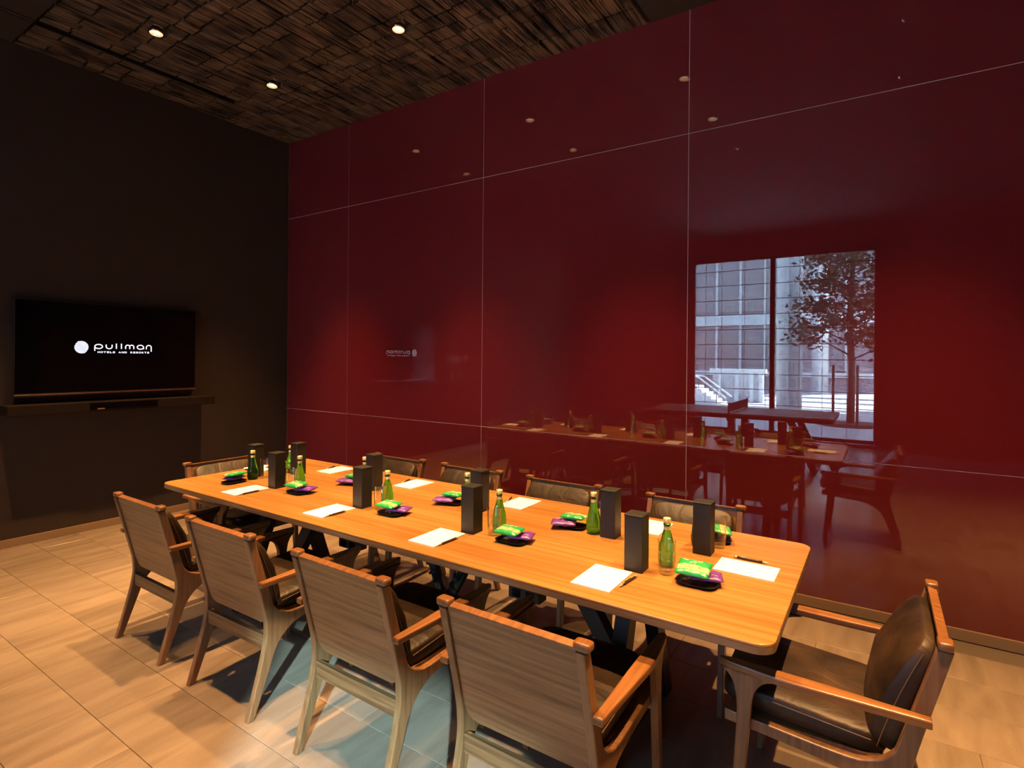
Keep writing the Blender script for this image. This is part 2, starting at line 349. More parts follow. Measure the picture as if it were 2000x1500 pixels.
# ------------------------------------------------------------------ room shell
XR, YF, H = 10.6, -7.8, 4.036
floor = obj('floor', mbox(-.3, XR+.3, YF-.3, .3, -.12, -.004), 'grout'); tag(floor, kind='structure')
TL, TW, GAP = .93, .31, .002
tile_me = bpy.data.meshes.new('tile'); b = mbox(0, TL-GAP, 0, TW-GAP, -.010, 0, bev=.0012, seg=1); b.to_mesh(tile_me); b.free(); tile_me.materials.append(MATS['floor_stone'])
rows = int(7.8/TW)+1
for r_ in range(rows):
    y1 = -2.042+.315*0-TW*(r_-6)      # joints fall on y=-2.04, -2.35 ...
    y0 = y1-TW
    if y0 < YF or y1 > .005: 
        lo, hi = max(y0, YF), min(y1, 0)
        if hi-lo < .05: continue
    else: lo, hi = y0, y1
    off = {0: 0, 1: 2, 2: 0, 3: 1, 4: 0, 5: 2}.get(r_ % 6, 1)
    x = 3.97-TL*6+off*.31
    while x < XR:
        a, c = max(x, 0), min(x+TL, XR)
        if c-a > .02:
            if a == x and c == x+TL and lo == y0 and hi == y1: obj('tile', tile_me, None, floor, loc=(x, y0, 0))
            else: obj('tile', mbox(0, c-a-GAP, 0, hi-lo-GAP, -.010, 0, bev=.0012, seg=1), 'floor_stone', floor, loc=(a, lo, 0))
        x += TL
# red glass wall
wall = obj('wall_back', mbox(-.3, XR+.3, .0035, .3, -.1, H+.4), 'joint_seal'); tag(wall, kind='structure')
xs = [0, 1.049, 2.8425, 4.6565, 6.47, 8.28, 10.1, XR]; zs = [.0, .937, 3.155, H+.1]
for i in range(len(xs)-1):
    for j in range(3):
        obj('panel', mbox(xs[i]+.0018, xs[i+1]-.0018, 0, .0035, zs[j]+.0018, zs[j+1]-.0018, bev=.0008, seg=1), 'red_glass', wall)
wl = obj('wall_left', mbox(-.3, 0, YF-.3, .0, -.1, H+.4), 'dark_wall'); tag(wl, kind='structure')
wr = obj('wall_right', mbox(XR, XR+.3, YF-.3, 0, -.1, H+.4), 'dim_wall'); tag(wr, kind='structure')
tag(obj('baseboard_left', mbox(0, .014, YF, -.014, .0005, .063, bev=.002), 'bronze'), kind='structure')
tag(obj('baseboard_back', mbox(0, XR, -.014, 0, .0005, .063, bev=.002), 'bronze'), kind='structure')
# window wall
W1 = (2.49, 5.76, .055, 3.61); W2 = (8.1, 9.8, 2.60, 3.90)
b = B()
for x0, x1, z0, z1 in ((-.3, W1[0], -.1, H+.4), (W1[1], W2[0], -.1, H+.4), (W2[1], XR+.3, -.1, H+.4), (W1[0], W1[1], -.1, W1[2]), (W1[0], W1[1], W1[3], H+.4), (W2[0], W2[1], -.1, W2[2]), (W2[0], W2[1], W2[3], H+.4)):
    box(b, x0, x1, YF-.25, YF, z0, z1)
tag(obj('wall_front', b, 'dim_wall'), kind='structure')
def window(name, W, mull):
    w_ = thing(name, None, None, kind='structure')
    y0, y1 = YF-.12, YF-.05; fr = .075
    fm = B()
    box(fm, W[0], W[0]+fr, y0, y1, W[2], W[3], bev=.004); box(fm, W[1]-fr+.03, W[1], y0, y1, W[2], W[3], bev=.004)
    box(fm, W[0]+fr, W[1]-fr+.03, y0, y1, W[3]-.07, W[3], bev=.004); box(fm, W[0]+fr, W[1]-fr+.03, y0, y1, W[2], W[2]+.06, bev=.004)
    obj('window_frame', fm, 'frame_dark', w_)
    ed = [W[0]+fr]+[q for m in mull for q in (m-.045, m+.045)]+[W[1]-fr+.03]
    for m in mull: obj('mullion', mbox(m-.045, m+.045, y0-.02, y1+.02, W[2]+.06, W[3]-.07, bev=.004), 'frame_dark', w_)
    for i in range(0, len(ed), 2): obj('pane', mbox(ed[i], ed[i+1], YF-.09, YF-.084, W[2]+.06, W[3]-.07), 'window_glass', w_)
    return w_, ed
w1, ed = window('window_1', W1, [4.05])
for z in [.365+.3*i for i in range(11)]:
    for i in (0, 2): obj('wire', tube(B(), [(ed[i], YF-.135, z), (ed[i+1], YF-.135, z)], .0075, 6), 'black_metal', w1)
for x in (2.76, 3.08, 3.52, 3.92, 4.51, 4.90, 5.30): obj('wire', tube(B(), [(x, YF-.145, W1[2]+.06), (x, YF-.145, W1[3]-.07)], .0045, 6), 'black_metal', w1)
w2, _ = window('window_added', W2, [])  # added unseen high opening, shaped to drop a sun patch on the floor
tag(obj('added_sun_blind', mbox(W2[0]+.02, W2[1]-.02, YF-.03, YF-.028, W2[2]+.01, W2[3]-.01), 'sun_filter_fabric'), 'grey sun screen blind drawn down over the high narrow window', 'blind')  # added only to weaken and tint the sun through that opening
# sill strip of the big window
tag(obj('trim_1', mbox(W1[0], W1[1], YF-.05, YF+.06, .03, .055, bev=.003), 'concrete_pale'), kind='structure')
# ceiling
CE = (.0, 4.372, -2.50, 0.)     # timber block field
ceil = obj('ceiling', mbox(-.3, XR+.3, YF-.3, .3, H+.05, H+.3), 'ceiling_base'); tag(ceil, kind='structure')
obj('plain_board', mbox(CE[1], XR, YF, 0, H, H+.05), 'plain_ceiling', ceil); obj('plain_board', mbox(0, CE[1], YF, CE[2], H, H+.05), 'plain_ceiling', ceil)
LIGHTS = [(x, y) for y in (-.95, -1.93, -2.92) for x in (1.12, 2.735, 4.34, 5.97, 7.60)]  # last column is added out of view to brighten the right-hand floor
blocks = []
x = CE[0]+.004; SLOT = (.475, .535, -3.4, -.957)
cuts = [0.]
while cuts[-1] > CE[2]+.12: cuts.append(max(cuts[-1]-random.choice([.13, .17, .22, .28])*random.uniform(.9, 1.1), CE[2]))
cuts[-1] = CE[2]
while x < CE[1]-.02:
    wd = random.choice([.05, .07, .09, .11, .14]); wd = min(wd, CE[1]-x); gx = random.choice([.009, .012, .018, .030])
    cc = [c if i_ in (0, len(cuts)-1) else c+random.uniform(-.014, .014) for i_, c in enumerate(cuts) if i_ in (0, len(cuts)-1) or random.random() > .16]
    for y, yy in zip(cc, cc[1:]): blocks.append((x, min(x+wd-gx, CE[1]), yy+random.uniform(.013, .022), y, random.choice([0, .001, .002, .004])))
    x += wd
def hits_lamp(q): return any(q[0]-.06 < lx < q[1]+.06 and q[2]-.06 < ly < q[3]+.06 for lx, ly in LIGHTS) or (q[1] > SLOT[0]-.003 and q[0] < SLOT[1]+.003 and q[2] < SLOT[3])
nb = []
for q in blocks:
    if not hits_lamp(q): nb.append(q); continue
    if q[1] > SLOT[0]-.003 and q[0] < SLOT[1]+.003 and q[2] < SLOT[3]:
        if q[0] < SLOT[0]-.012: nb.append((q[0], SLOT[0]-.004, q[2], q[3], q[4]))
        if q[1] > SLOT[1]+.012: nb.append((SLOT[1]+.004, q[1], q[2], q[3], q[4]))
        continue
    for lx, ly in LIGHTS:
        if q[0]-.06 < lx < q[1]+.06 and q[2]-.06 < ly < q[3]+.06:
            if q[3] > ly+.08: nb.append((q[0], q[1], ly+.063, q[3], q[4]))
            if q[2] < ly-.08: nb.append((q[0], q[1], q[2], ly-.063, q[4]))
def pxsize(q):
    c = Vector(((q[0]+q[1])/2, (q[2]+q[3])/2, H)); d = c-Vector((CX, CY, CZ)); z = d.dot(fw)
    sx_ = 1000+1082*d.dot(rt)/z; sy_ = 699-1082*d.z/z
    return (q[1]-q[0])*(q[3]-q[2])/z**2 if (-40 < sx_ < 2040 and sy_ > -40) else 0
nb.sort(key=pxsize, reverse=True)
for q in nb[:290]: obj('wood_block', mbox(0, q[1]-q[0], 0, q[3]-q[2], 0, .05-q[4]), 'ceiling_wood', ceil, loc=(q[0], q[2], H+q[4]))
rest = B()
for q in nb[290:]: box(rest, q[0], q[1], q[2], q[3], H+q[4], H+.05)
tag(obj('small_wood_blocks', rest, 'ceiling_wood', ceil), kind='stuff')
so_ = thing('slot_diffuser', 'long black linear slot in the ceiling along the television wall', 'air slot', ((SLOT[0]+SLOT[1])/2, SLOT[3], H))
fm = B(); hw = (SLOT[1]-SLOT[0])/2; L_ = SLOT[3]-SLOT[2]
box(fm, -hw, -hw+.006, -L_, 0, -.004, .046); box(fm, hw-.006, hw, -L_, 0, -.004, .046); obj('slot_frame', fm, 'black_metal', so_)
obj('slot_back', mbox(-hw+.006, hw-.006, -L_, 0, .03, .046), 'black_gloss', so_)

# ------------------------------------------------------------------ downlights
def downlight():
    t = thing('downlight', 'x', 'downlight')
    obj('trim_ring', lathe(B(), [(.046, -.004), (.055, -.004), (.057, 0), (.057, .004), (.046, .004), (.046, -.004)], 28, False, False), 'reflector', t, True)
    obj('reflector', lathe(B(), [(.048, .0), (.046, .015), (.042, .032), (.039, .042)], 12, False, False), 'reflector', t)
    obj('bulb', lathe(B(), [(.004, .014), (.026, .017), (.038, .026), (.038, .034)], 16, True, True), 'lamp', t, True)
    l = bpy.data.lights.new('downlight_beam', 'SPOT'); l.energy = SPOT; l.color = (1, .515, .19); l.spot_size = math.radians(57); l.spot_blend = 1.0; l.shadow_soft_size = .022
    lo = bpy.data.objects.new('downlight_beam', l); COL.objects.link(lo); lo.parent = t; lo.location = (0, 0, -.008)
    return t
dl = downlight()
for i, (x, y) in enumerate(LIGHTS):
    o = dl if i == 0 else copy_tree(dl)
    o.location = (x, y, H)
    tag(o, f"round recessed downlight, {ORD[i % 5]} from the television wall, {['row nearest the red wall', 'middle row', 'row farthest from the red wall'][i//5]}", 'downlight', 'downlights in the ceiling')

# ------------------------------------------------------------------ television, shelf, switch plates
tv = thing('television', 'large wall-mounted television with black screen showing a white hotel logo', 'television', (0, -1.79, 1.195))
TWd, TH = .70, .795
obj('casing', mbox(.028, .075, -TWd+.01, TWd-.01, .0, TH-.01, bev=.006), 'black_plastic', tv)
obj('wall_bracket', mbox(.0015, .028, -.25, .25, .2, .6), 'black_metal', tv)
obj('bezel', mbox(.075, .082, -TWd, TWd, .0, TH, bev=.002), 'black_plastic', tv)
scr = obj('screen', mbox(.082, .0835, -TWd+.006, TWd-.006, .035, TH-.006), 'black_gloss', tv)
obj('chrome_strip', mbox(.082, .088, -TWd, TWd, .012, .026, bev=.003), 'chrome', tv)
obj('stand_lip', mbox(.03, .085, -TWd+.03, TWd-.03, -.035, -.002, bev=.004), 'black_gloss', tv)
U = .0367
def pullman():
    s = []
    s += [arc(.8, .5, .78, .5, 180, 540, 28), [(.02, .5), (.02, -.55)]]
    s += [[(2.35, 1.), (2.35, .5)]+arc(2.97, .5, .62, .5, 180, 360, 14)+[(3.59, 1.)]]
    s += [[(4.5, 0), (4.5, 1.28)], [(5.58, 0), (5.58, 1.28)]]
    s += [[(6.5, 0), (6.5, .55)]+arc(6.95, .55, .45, .42, 180, 0, 12)+[(7.4, 0)], arc(7.85, .55, .45, .42, 180, 0, 12)+[(8.3, 0)]]
    s += [arc(9.78, .5, .72, .5, 0, 360, 28), [(10.5, .5), (10.5, 0.)]]
    s += [[(11.15, 0), (11.15, .5)]+arc(11.72, .5, .57, .5, 180, 0, 14)+[(12.29, -.58)]]
    return s
def tvp(u0, v0): return lambda u, v, h: (.0835+h, u+u0, v+v0)
pl_ = pullman()
for grp in ((0, 1), (2,), (3,), (4,), (5, 6), (7, 8), (9,)): obj('logo_letter', ribbon(B(), [[(a*U, c*U) for a, c in pl_[i]] for i in grp], .0085, tvp(-.158, .405)), 'logo_light', scr)
dsk = B(); R_ = .0515
for k in range(-6, 7):
    o_ = k*.0081; half = math.sqrt(max(0, R_*R_-o_*o_))
    if half < .008: continue
    ca, sa = math.cos(math.radians(36)), math.sin(math.radians(36))
    for (a, c, sh) in ((-half, -.001, 0.), (.001, half, .004)):
        ribbon(dsk, [[(a*ca-(o_+sh)*sa, a*sa+(o_+sh)*ca), (c*ca-(o_+sh)*sa, c*sa+(o_+sh)*ca)]], .0050, tvp(-.253, .413))
obj('logo_disc', dsk, 'logo_light', scr)
def text_mesh(body, size, name):
    c = bpy.data.curves.new(name, 'FONT'); c.body = body; c.size = size; c.align_x = 'LEFT'; c.offset = size*.03; c.space_character = 1.35; c.extrude = .0003
    o = bpy.data.objects.new(name, c); COL.objects.link(o); bpy.context.view_layer.update()
    me = bpy.data.meshes.new_from_object(o.evaluated_get(bpy.context.evaluated_depsgraph_get()))
    bpy.data.objects.remove(o); return me
TAG = 'HOTELS AND RESORTS'
for k, chx in enumerate(TAG):
    if chx == ' ': continue
    tm = text_mesh(chx, .021, 'tagline'); wdt = max(v.co.x for v in tm.vertices)
    for v in tm.vertices: v.co = Vector((.0838+v.co.z, v.co.x*.0185/wdt, v.co.y))
    obj('tagline_letter', tm, 'logo_light', scr, loc=(0, -.137+k*.0232, .367))
sh = thing('wall_shelf', 'long floating black shelf fixed under the television', 'shelf', (0, -1.776, 1.065))
obj('board', mbox(0, .255, -.793, .793, 0, .078, bev=.003), 'shelf_black', sh)
dv = obj('media_drawer', mbox(.255, .268, -.26, .26, .012, .072, bev=.003), 'black_gloss', sh)
obj('handle', mbox(.268, .274, -.215, -.16, .018, .028, bev=.002), 'chrome', dv)
for k, (y, z) in enumerate([(-2.99, 1.525), (-3.14, 1.525), (-3.36, 1.525), (-2.99, 1.27), (-3.21, 1.27)]):
    sp_ = thing('switch_plate', f"small grey switch plate, {'upper' if k < 3 else 'lower'} row, {ORD[k % 3]} from the television", 'switch', (0, y, z), group='switch plates on the television wall')
    obj('plate', mbox(0, .008, -.043, .043, -.06, .06, bev=.003), 'plate_grey', sp_); obj('rocker', mbox(.008, .012, -.02, .02, -.03, .03, bev=.002), 'plate_grey', sp_)

# ------------------------------------------------------------------ conference table
TX0, TX1, TY0, TY1, TZ = 2.0, 5.555, -2.262, -1.205, .74
TCX, TCY = (TX0+TX1)/2, (TY0+TY1)/2
tb = thing('conference_table', 'long orange-brown wooden conference table on black steel trestles', 'table', (TCX, TCY, 0))
hx, hy = (TX1-TX0)/2, (TY1-TY0)/2
obj('tabletop', prism(B(), rrect(-hx, hx, -hy, hy, .055, 8), 'z', TZ-.010, TZ, bev=.003), 'table_wood', tb)
eb = B(); r0 = rrect(-hx, hx, -hy, hy, .055, 8); r1 = rrect(-hx+.012, hx-.012, -hy+.012, hy-.012, .05, 8); r3 = rrect(-hx+.045, hx-.045, -hy+.045, hy-.045, .04, 8)
rings = [[eb.verts.new((p[0], p[1], z)) for p in r] for r, z in ((r0, TZ-.010), (r0, TZ-.030), (r1, TZ-.037), (r3, TZ-.044))]
for A, C in zip(rings, rings[1:]):
    for k in range(len(A)): eb.faces.new((A[k], C[k], C[(k+1) % len(A)], A[(k+1) % len(A)]))
eb.faces.new(rings[0]); eb.faces.new(rings[-1][::-1]); bmesh.ops.recalc_face_normals(eb, faces=eb.faces)
obj('edge_band', eb, 'table_edge', tb)
for sx_, X in ((1, 4.965-TCX), (-1, 2.56-TCX)):
    tr_ = obj('trestle', mbox(X-.05, X+.05, -.34, .34, TZ-.056, TZ-.044), 'black_metal', tb)
    for s in (1, -1):
        lb = prism(B(), [(s*.045, TZ-.056), (s*.130, TZ-.056), (s*.365, .0), (s*.280, 0)], 'x', X-.03, X+.03, bev=.002)
        obj('leg', lb, 'black_metal', tr_)
    obj('cross_beam', mbox(X-.025, X+.025, -.30, .30, .05, .12, bev=.002), 'black_metal', tr_)
    obj('brace', prism(B(), [(X-.03*sx_, .10), (X+.045*sx_, .10), (X-.33*sx_, TZ-.046), (X-.43*sx_, TZ-.046)], 'y', -.03, .03, bev=.002), 'black_metal', tr_)
# hanging cable spine: two segmented black hoses in a V
for a, c in (((3.955, -1.955, .695), (4.085, -1.955, .40)), ((4.26, -1.955, .695), (4.115, -1.955, .40))):
    hs = None
    a, c = Vector(a)-Vector((TCX, TCY, 0)), Vector(c)-Vector((TCX, TCY, 0))
    hs = obj('cable_hose', tube(B(), [a, a.lerp(c, .5)+Vector((.01, 0, 0)), c], .026, 12), 'black_tube', tb, True)
    for k in range(1, 7):
        p = a.lerp(c, k/7); d = (c-a).normalized()*.006
        obj('hose_ring', tube(B(), [p-d, p+d], .030, 12), 'black_tube', hs, True)
for x in (4.58, 3.50):
    pb = obj('power_box', mbox(x-.075-TCX, x+.075-TCX, -2.03-TCY, -1.97-TCY, .548, .597, bev=.003), 'black_plastic', tb)
    obj('hanger', mbox(x-.06-TCX, x+.06-TCX, -2.01-TCY, -1.99-TCY, .597, .697), 'black_metal', pb)
    for dx in (-.035, .03): obj('socket', mbox(x+dx-.018-TCX, x+dx+.018-TCX, -2.034-TCY, -2.03-TCY, .558, .588), 'black_gloss', pb)

# ------------------------------------------------------------------ chairs
def chair():
    t = thing('armchair', 'x', 'chair')
    lean = math.atan2(.095, .37)
    rear = smooth_poly([(-.016, 0, 'c'), (.030, .16), (.062, .29), (.068, .37), (.052, .47), (-.026, .768, 'c'), (.012, .768, 'c'), (.090, .50), (.112, .445), (.155, .412), (.24, .398), (.56, .418, 'c'), (.56, .382, 'c'), (.26, .358), (.17, .325), (.118, .27), (.086, .19), (.014, 0, 'c')], 5)
    for s in (1, -1):
        x0, x1 = (.224, .252) if s > 0 else (-.252, -.224)
        obj('rear_leg', prism(B(), rear, 'x', x0, x1, bev=.004), 'wood_leg', t)
        fl = smooth_poly([(.520, 0, 'c'), (.492, .25), (.478, .42), (.468, .50), (.440, .545), (.39, .562, 'c'), (.566, .566, 'c'), (.540, .545), (.522, .50), (.518, .42), (.528, .25), (.546, 0, 'c')], 5)
        x0, x1 = (.2525, .281) if s > 0 else (-.281, -.2525)
        obj('front_leg', prism(B(), fl, 'x', x0, x1, bev=.004), 'wood_leg', t)
        ap = smooth_poly([(-.014, .022, 'c'), (.016, .022, 'c'), (.022, .12), (.034, .30), (.036, .38), (.028, .47), (.016, .555), (0, .572), (-.012, .555), (-.016, .47), (-.018, .30), (-.014, .12)], 5)
        ap = [(s*p[0]+s*.268, p[1]) for p in ap]
        b = prism(B(), ap, 'z', .562, .586, bev=.005)
        for v in b.verts: v.co.z += v.co.y*.012
        ar = obj('armrest', b, 'wood_arm', t)
        obj('bolt', lathe(B(), [(.007, 0), (.007, .006), (.004, .008)], 10), 'brass', ar, True, loc=(s*.2515, .050, .578), rot=(0, s*PI/2, 0))
        k = obj('post_knob', pillow(B(), .026, .0185, .012, .38, .38, 20, 10), 'wood_arm', t, True, loc=(s*.240, -.007, .785))
        obj('strap', mbox(-.0165, .0165, -.0165, .0165, -.0185, -.0095, bev=.002), 'strap', k)
    # back board following the lean
    def leaned(bm):  # local (x, y, z) with z along the lean from the seat
        m = Matrix.Translation((0, .079, .40)) @ Matrix.Rotation(lean, 4, 'X'); bmesh.ops.transform(bm, matrix=m, verts=bm.verts); return bm
    bp = arc(-.2235+.05, .05-.03, .05, .05, 180, 270, 6)+arc(.2235-.05, .05-.03, .05, .05, 270, 360, 6)+[(.2235, .384), (-.2235, .384)]
    obj('back_panel', leaned(prism(B(), bp, 'y', .000, .014, bev=.0015)), 'wood_back', t)
    obj('top_rail', leaned(mbox(-.2235, .2235, -.002, .024, .384, .392, bev=.002)), 'wood_arm', t)
    bc = pillow(B(), .218, .046, .185, .30, .30, 44, 22)
    for v in bc.verts:                      # crown the face towards the sitter
        if v.co.y > 0: v.co.y += .026*max(0, 1-(v.co.x/.218)**2)*max(0, 1-(v.co.z/.185)**2)
        tz = max(0, v.co.z/.185); v.co.y = -.046+(v.co.y+.046)*(1-.62*tz**1.6)
    bmesh.ops.transform(bc, matrix=Matrix.Translation((0, .062, .184)), verts=bc.verts)
    bcu = obj('back_cushion', leaned(bc), 'leather', t, True)
    for s in (1, -1):
        pth = [(s*.2195, .040+.034*(1-(z/.36)**2), z) for z in [.02+.0165*i for i in range(20)]]
        obj('seam', leaned(tube(B(), pth, .0016, 5)), 'stitch', bcu)
    scu = obj('seat_cushion', pillow(B(), .220, .235, .040, .32, .28, 44, 16, Matrix.Translation((0, .350, .448)) @ Matrix.Rotation(math.radians(4), 4, 'X'), belly=.10), 'leather', t, True)
    for s in (1, -1): obj('seam', tube(B(), [(s*.2215, .16+.02*i, .462+.0014*i-.012) for i in range(20)], .0016, 5), 'stitch', scu)
    obj('seat_board', mbox(-.2235, .2235, .13, .545, .392, .406), 'wood_leg', t)
    obj('rear_stretcher', mbox(-.2235, .2235, .070, .092, .268, .330, bev=.003), 'wood_back', t)
    obj('front_stretcher', mbox(-.252, .252, .498, .520, .352, .392, bev=.003), 'wood_back', t)
    return t
ch = chair(); first = True
def put_chair(x, y, rz, label):
    global first
    o = ch if first else copy_tree(ch); first = False
    o.location = (x, y, 0); o.rotation_euler = (0, 0, rz); tag(o, label, 'chair', 'armchairs around the conference table')
for k, x in enumerate([2.57, 3.345, 4.15, 4.905]): put_chair(x, -2.62, [.0, .01, -.01, 0.][k], f'wooden armchair with leather cushions, {ORD[k]} from the television on the window side')
for k, x in enumerate([2.755, 3.445, 4.165, 4.965]): put_chair(x, -.925, PI, f'wooden armchair with leather cushions, {ORD[k]} from the television on the red wall side')
put_chair(1.765, -1.745, -PI/2, 'wooden armchair at the table end in front of the television')
put_chair(5.945, -1.825, PI/2, 'wooden armchair at the table end farthest from the television')

# ------------------------------------------------------------------ place settings
def m_box(): return mbox(-.036, .036, -.036, .036, 0, .208, bev=.0012, seg=1)
def giftbox():
    t = thing('card_box', 'x', 'box'); obj('body', m_box(), 'box_card', t); obj('lid', mbox(-.0375, .0375, -.0375, .0375, .2085, .216, bev=.0012, seg=1), 'box_card', t); return t
def bottle():
    t = thing('bottle', 'x', 'bottle')
    pr = [(.026, .0), (.031, .004), (.0335, .02), (.0345, .04), (.033, .062), (.027, .09), (.019, .118), (.0135, .142), (.0125, .158), (.0145, .161), (.0145, .168), (.012, .170)]
    obj('glass_body', lathe(B(), pr, 28), 'bottle_glass', t, True)
    obj('cap', lathe(B(), [(.0148, .1705), (.0152, .172), (.015, .186), (.0135, .1885)], 24), 'cap_cream', t, True)
    obj('neck_foil', lathe(B(), [(.0137, .144), (.0130, .1575)], 24, False, False), 'cap_cream', t, True)
    return t
def tumbler():
    t = obj('tumbler', lathe(B(), [(.001, .0), (.027, .0), (.029, .002), (.031, .06), (.034, .125), (.0348, .126), (.0335, .126), (.0322, .124), (.0292, .06), (.0265, .012), (.001, .010)], 32, True, True), 'clear_glass', None, True); return t
def notepad():
    t = thing('notepad', 'x', 'notepad')
    obj('pad_block', mbox(-.075, .075, -.108, .108, 0, .004), 'paper', t)
    sheet = obj('top_sheet', mbox(-.075, .075, -.108, .108, .0042, .0046), 'paper', t)
    hb = B(); r = random.Random(3)
    for i in range(16):
        if i == 7: continue
        x0 = -.052+i*.0066; ribbon(hb, [[(x0, .092), (x0+r.uniform(.003, .0052), .092)]], .0028, lambda u, v, h: (u, v, .00462+h), .0001)
    obj('header_print', hb, 'ink', sheet)
    obj('logo_print', ribbon(B(), [[(a*.0022+.032, c*.0022-.094) for a, c in st] for st in pullman()], .0009, lambda u, v, h: (u, v, .00462+h), .0001), 'ink', sheet)
    return t
def pen():
    t = thing('pen', 'x', 'pen')
    R90 = Matrix.Rotation(-PI/2, 4, 'X')
    def part(n, prof, m, sm=True):
        b = lathe(B(), prof, 14); bmesh.ops.transform(b, matrix=Matrix.Translation((0, 0, .0052)) @ R90, verts=b.verts); return obj(n, b, m, t, sm)
    part('barrel', [(.0046, -.045), (.0050, -.02), (.0050, .035), (.0046, .05)], 'pen_dark')
    part('tip', [(.0008, -.068), (.0018, -.062), (.0046, -.0452)], 'pen_light'); part('clip_end', [(.0047, .0502), (.0047, .058), (.003, .0585), (.003, .066)], 'pen_light')
    obj('clip', mbox(-.0015, .0015, .018, .058, .0103, .0117), 'pen_light', t)
    return t
def tray():
    t = thing('snack_tray', 'x', 'tray')
    ol = rrect(-.074, .074, -.050, .050, .036, 6); il = rrect(-.069, .069, -.045, .045, .032, 6); fl_ = rrect(-.062, .062, -.038, .038, .028, 6); bo = rrect(-.064, .064, -.040, .040, .030, 6)
    b = B(); rg = [[b.verts.new((p[0], p[1], z)) for p in r] for r, z in ((bo, 0), (ol, .012), (il, .012), (fl_, .003))]
    for A, C in zip(rg, rg[1:]):
        for k in range(len(A)): b.faces.new((A[k], A[(k+1) % len(A)], C[(k+1) % len(A)], C[k]))
    b.faces.new(rg[0][::-1]); b.faces.new(rg[-1]); bmesh.ops.recalc_face_normals(b, faces=b.faces)
    obj('dish', b, 'tray_black', t); return t
def pack_mesh(seed):
    b = B(); r = random.Random(seed); n, m_ = 14, 12; a, c = .058, .044
    for sgn in (1, -1):
        vs = []
        for i in range(n+1):
            for j in range(m_+1):
                u, v = -1+2*i/n, -1+2*j/m_
                z = .0015+.0100*(max(0, 1-u**4)*max(0, 1-v**4))**.6+.0016*math.sin(9*u+4*v+seed)*(1-abs(u)*.5)
                jag = .0016*(1 if (j % 2) else -1) if i in (0, n) else 0
                vs.append(b.verts.new((u*a+jag, v*c, sgn*max(z, .0008))))
        for i in range(n):
            for j in range(m_):
                q = [vs[i*(m_+1)+j], vs[(i+1)*(m_+1)+j], vs[(i+1)*(m_+1)+j+1], vs[i*(m_+1)+j+1]]
                b.faces.new(q if sgn > 0 else q[::-1])
    bmesh.ops.remove_doubles(b, verts=b.verts, dist=.0001)
    ed_ = [e for e in b.edges if e.is_boundary]
    if ed_: bmesh.ops.bridge_loops(b, edges=ed_)
    bmesh.ops.recalc_face_normals(b, faces=b.faces)
    return b
def on_pack(u, v): 
    uu, vv = u/.058, v/.044
    return .0015+.0100*(max(0, 1-uu**4)*max(0, 1-vv**4))**.6+.0016*math.sin(9*uu+4*vv)*(1-abs(uu)*.5)
def snack(green):
    t = thing('snack_pack', 'x', 'snack pack')
    f = obj('wrapper', pack_mesh(0), 'pack_green' if green else 'pack_purple', t, True)
    b = B(); r = random.Random(5 if green else 9)
    def pl(u, v, h): return (u, v, on_pack(u, v)+.0005+h)
    if green:
        st = []
        for k in range(5):
            x0 = -.012+k*.0085; st.append([(x0+.004*math.sin(i*1.1+k), .026-.0105*math.sin(i*.55+k)*.6+.002*k-.006) for i in range(7)])
        st.append([(.002, .022), (.004, .014), (.002, .006), (.005, .003)])
        for k in range(7): x0 = -.036+k*.012; st.append([(x0, -.033+.002*math.sin(k)), (x0+.005, -.031-.003*math.cos(k*2))])
        for k in range(4): st.append([(-.045+k*.004, .030-.002*k), (-.038+k*.005, .034-.002*k)])
        ribbon(b, st, .0011, pl, .0003)
    else:
        ribbon(b, [[(-.008, -.014), (-.008, 0), (-.008, .014)], [(.008, .014), (0, .006), (-.008, 0), (0, -.007), (.009, -.014)], [(.018, -.02), (.03, -.016), (.04, -.02)], [(-.04, .02), (-.03, .024), (-.02, .02)]], .0028, pl, .0003)
    obj('print', b, 'pack_white', f); return t
P_ = {k: f() for k, f in dict(box=giftbox, bottle=bottle, tumbler=tumbler, pad=notepad, pen=pen, tray=tray, green=lambda: snack(True), purple=lambda: snack(False)).items()}
used = set()
NM = dict(box=('tall matt black card box', 'box'), bottle=('small green glass water bottle', 'bottle'), tumbler=('clear glass tumbler', 'glass'), pad=('white notepad', 'notepad'), pen=('dark brown pen', 'pen'), tray=('small black snack tray', 'tray'), green=('green snack pack with cream band', 'snack pack'), purple=('purple snack pack', 'snack pack'))
def put(k, x, y, z, rz, where, rx=0, ry=0):
    o = P_[k] if k not in used else copy_tree(P_[k]); used.add(k)
    o.location = (x, y, z); o.rotation_euler = (rx, ry, rz)
    tag(o, NM[k][0]+' '+where, NM[k][1], {'box': 'black boxes', 'bottle': 'water bottles', 'tumbler': 'tumblers', 'pad': 'notepads', 'pen': 'pens', 'tray': 'snack trays', 'green': 'green snack packs', 'purple': 'purple snack packs'}[k]+' on the conference table')
def setting(org, rz, where, off):
    """off: positions relative to the sitter's frame: x right, y away from the sitter"""
    c, s = math.cos(rz), math.sin(rz)
    def at(x, y): return org[0]+c*x-s*y, org[1]+s*x+c*y
    z = TZ+.0002
    for k in ('pad', 'pen', 'box', 'bottle', 'tumbler', 'tray'):
        x, y, a = off[k]; px, py = at(x, y); put(k, px, py, z, rz+a, where)
    x, y, a = off['tray']; px, py = at(x, y); R3 = rz+a
    qx, qy = at(x+off.get('dp', (.022, .030))[0], y+off.get('dp', (.022, .030))[1])
    gx, gy = at(x-.010, y-.008)
    put('purple', qx, qy, z+.0262, R3+.3, where, 0, 0)
    put('green', gx, gy, z+.0505+.034*max(0, off.get('gt', .3)-.08), R3+off.get('ga', 0), where, off.get('gt', .30), 0)
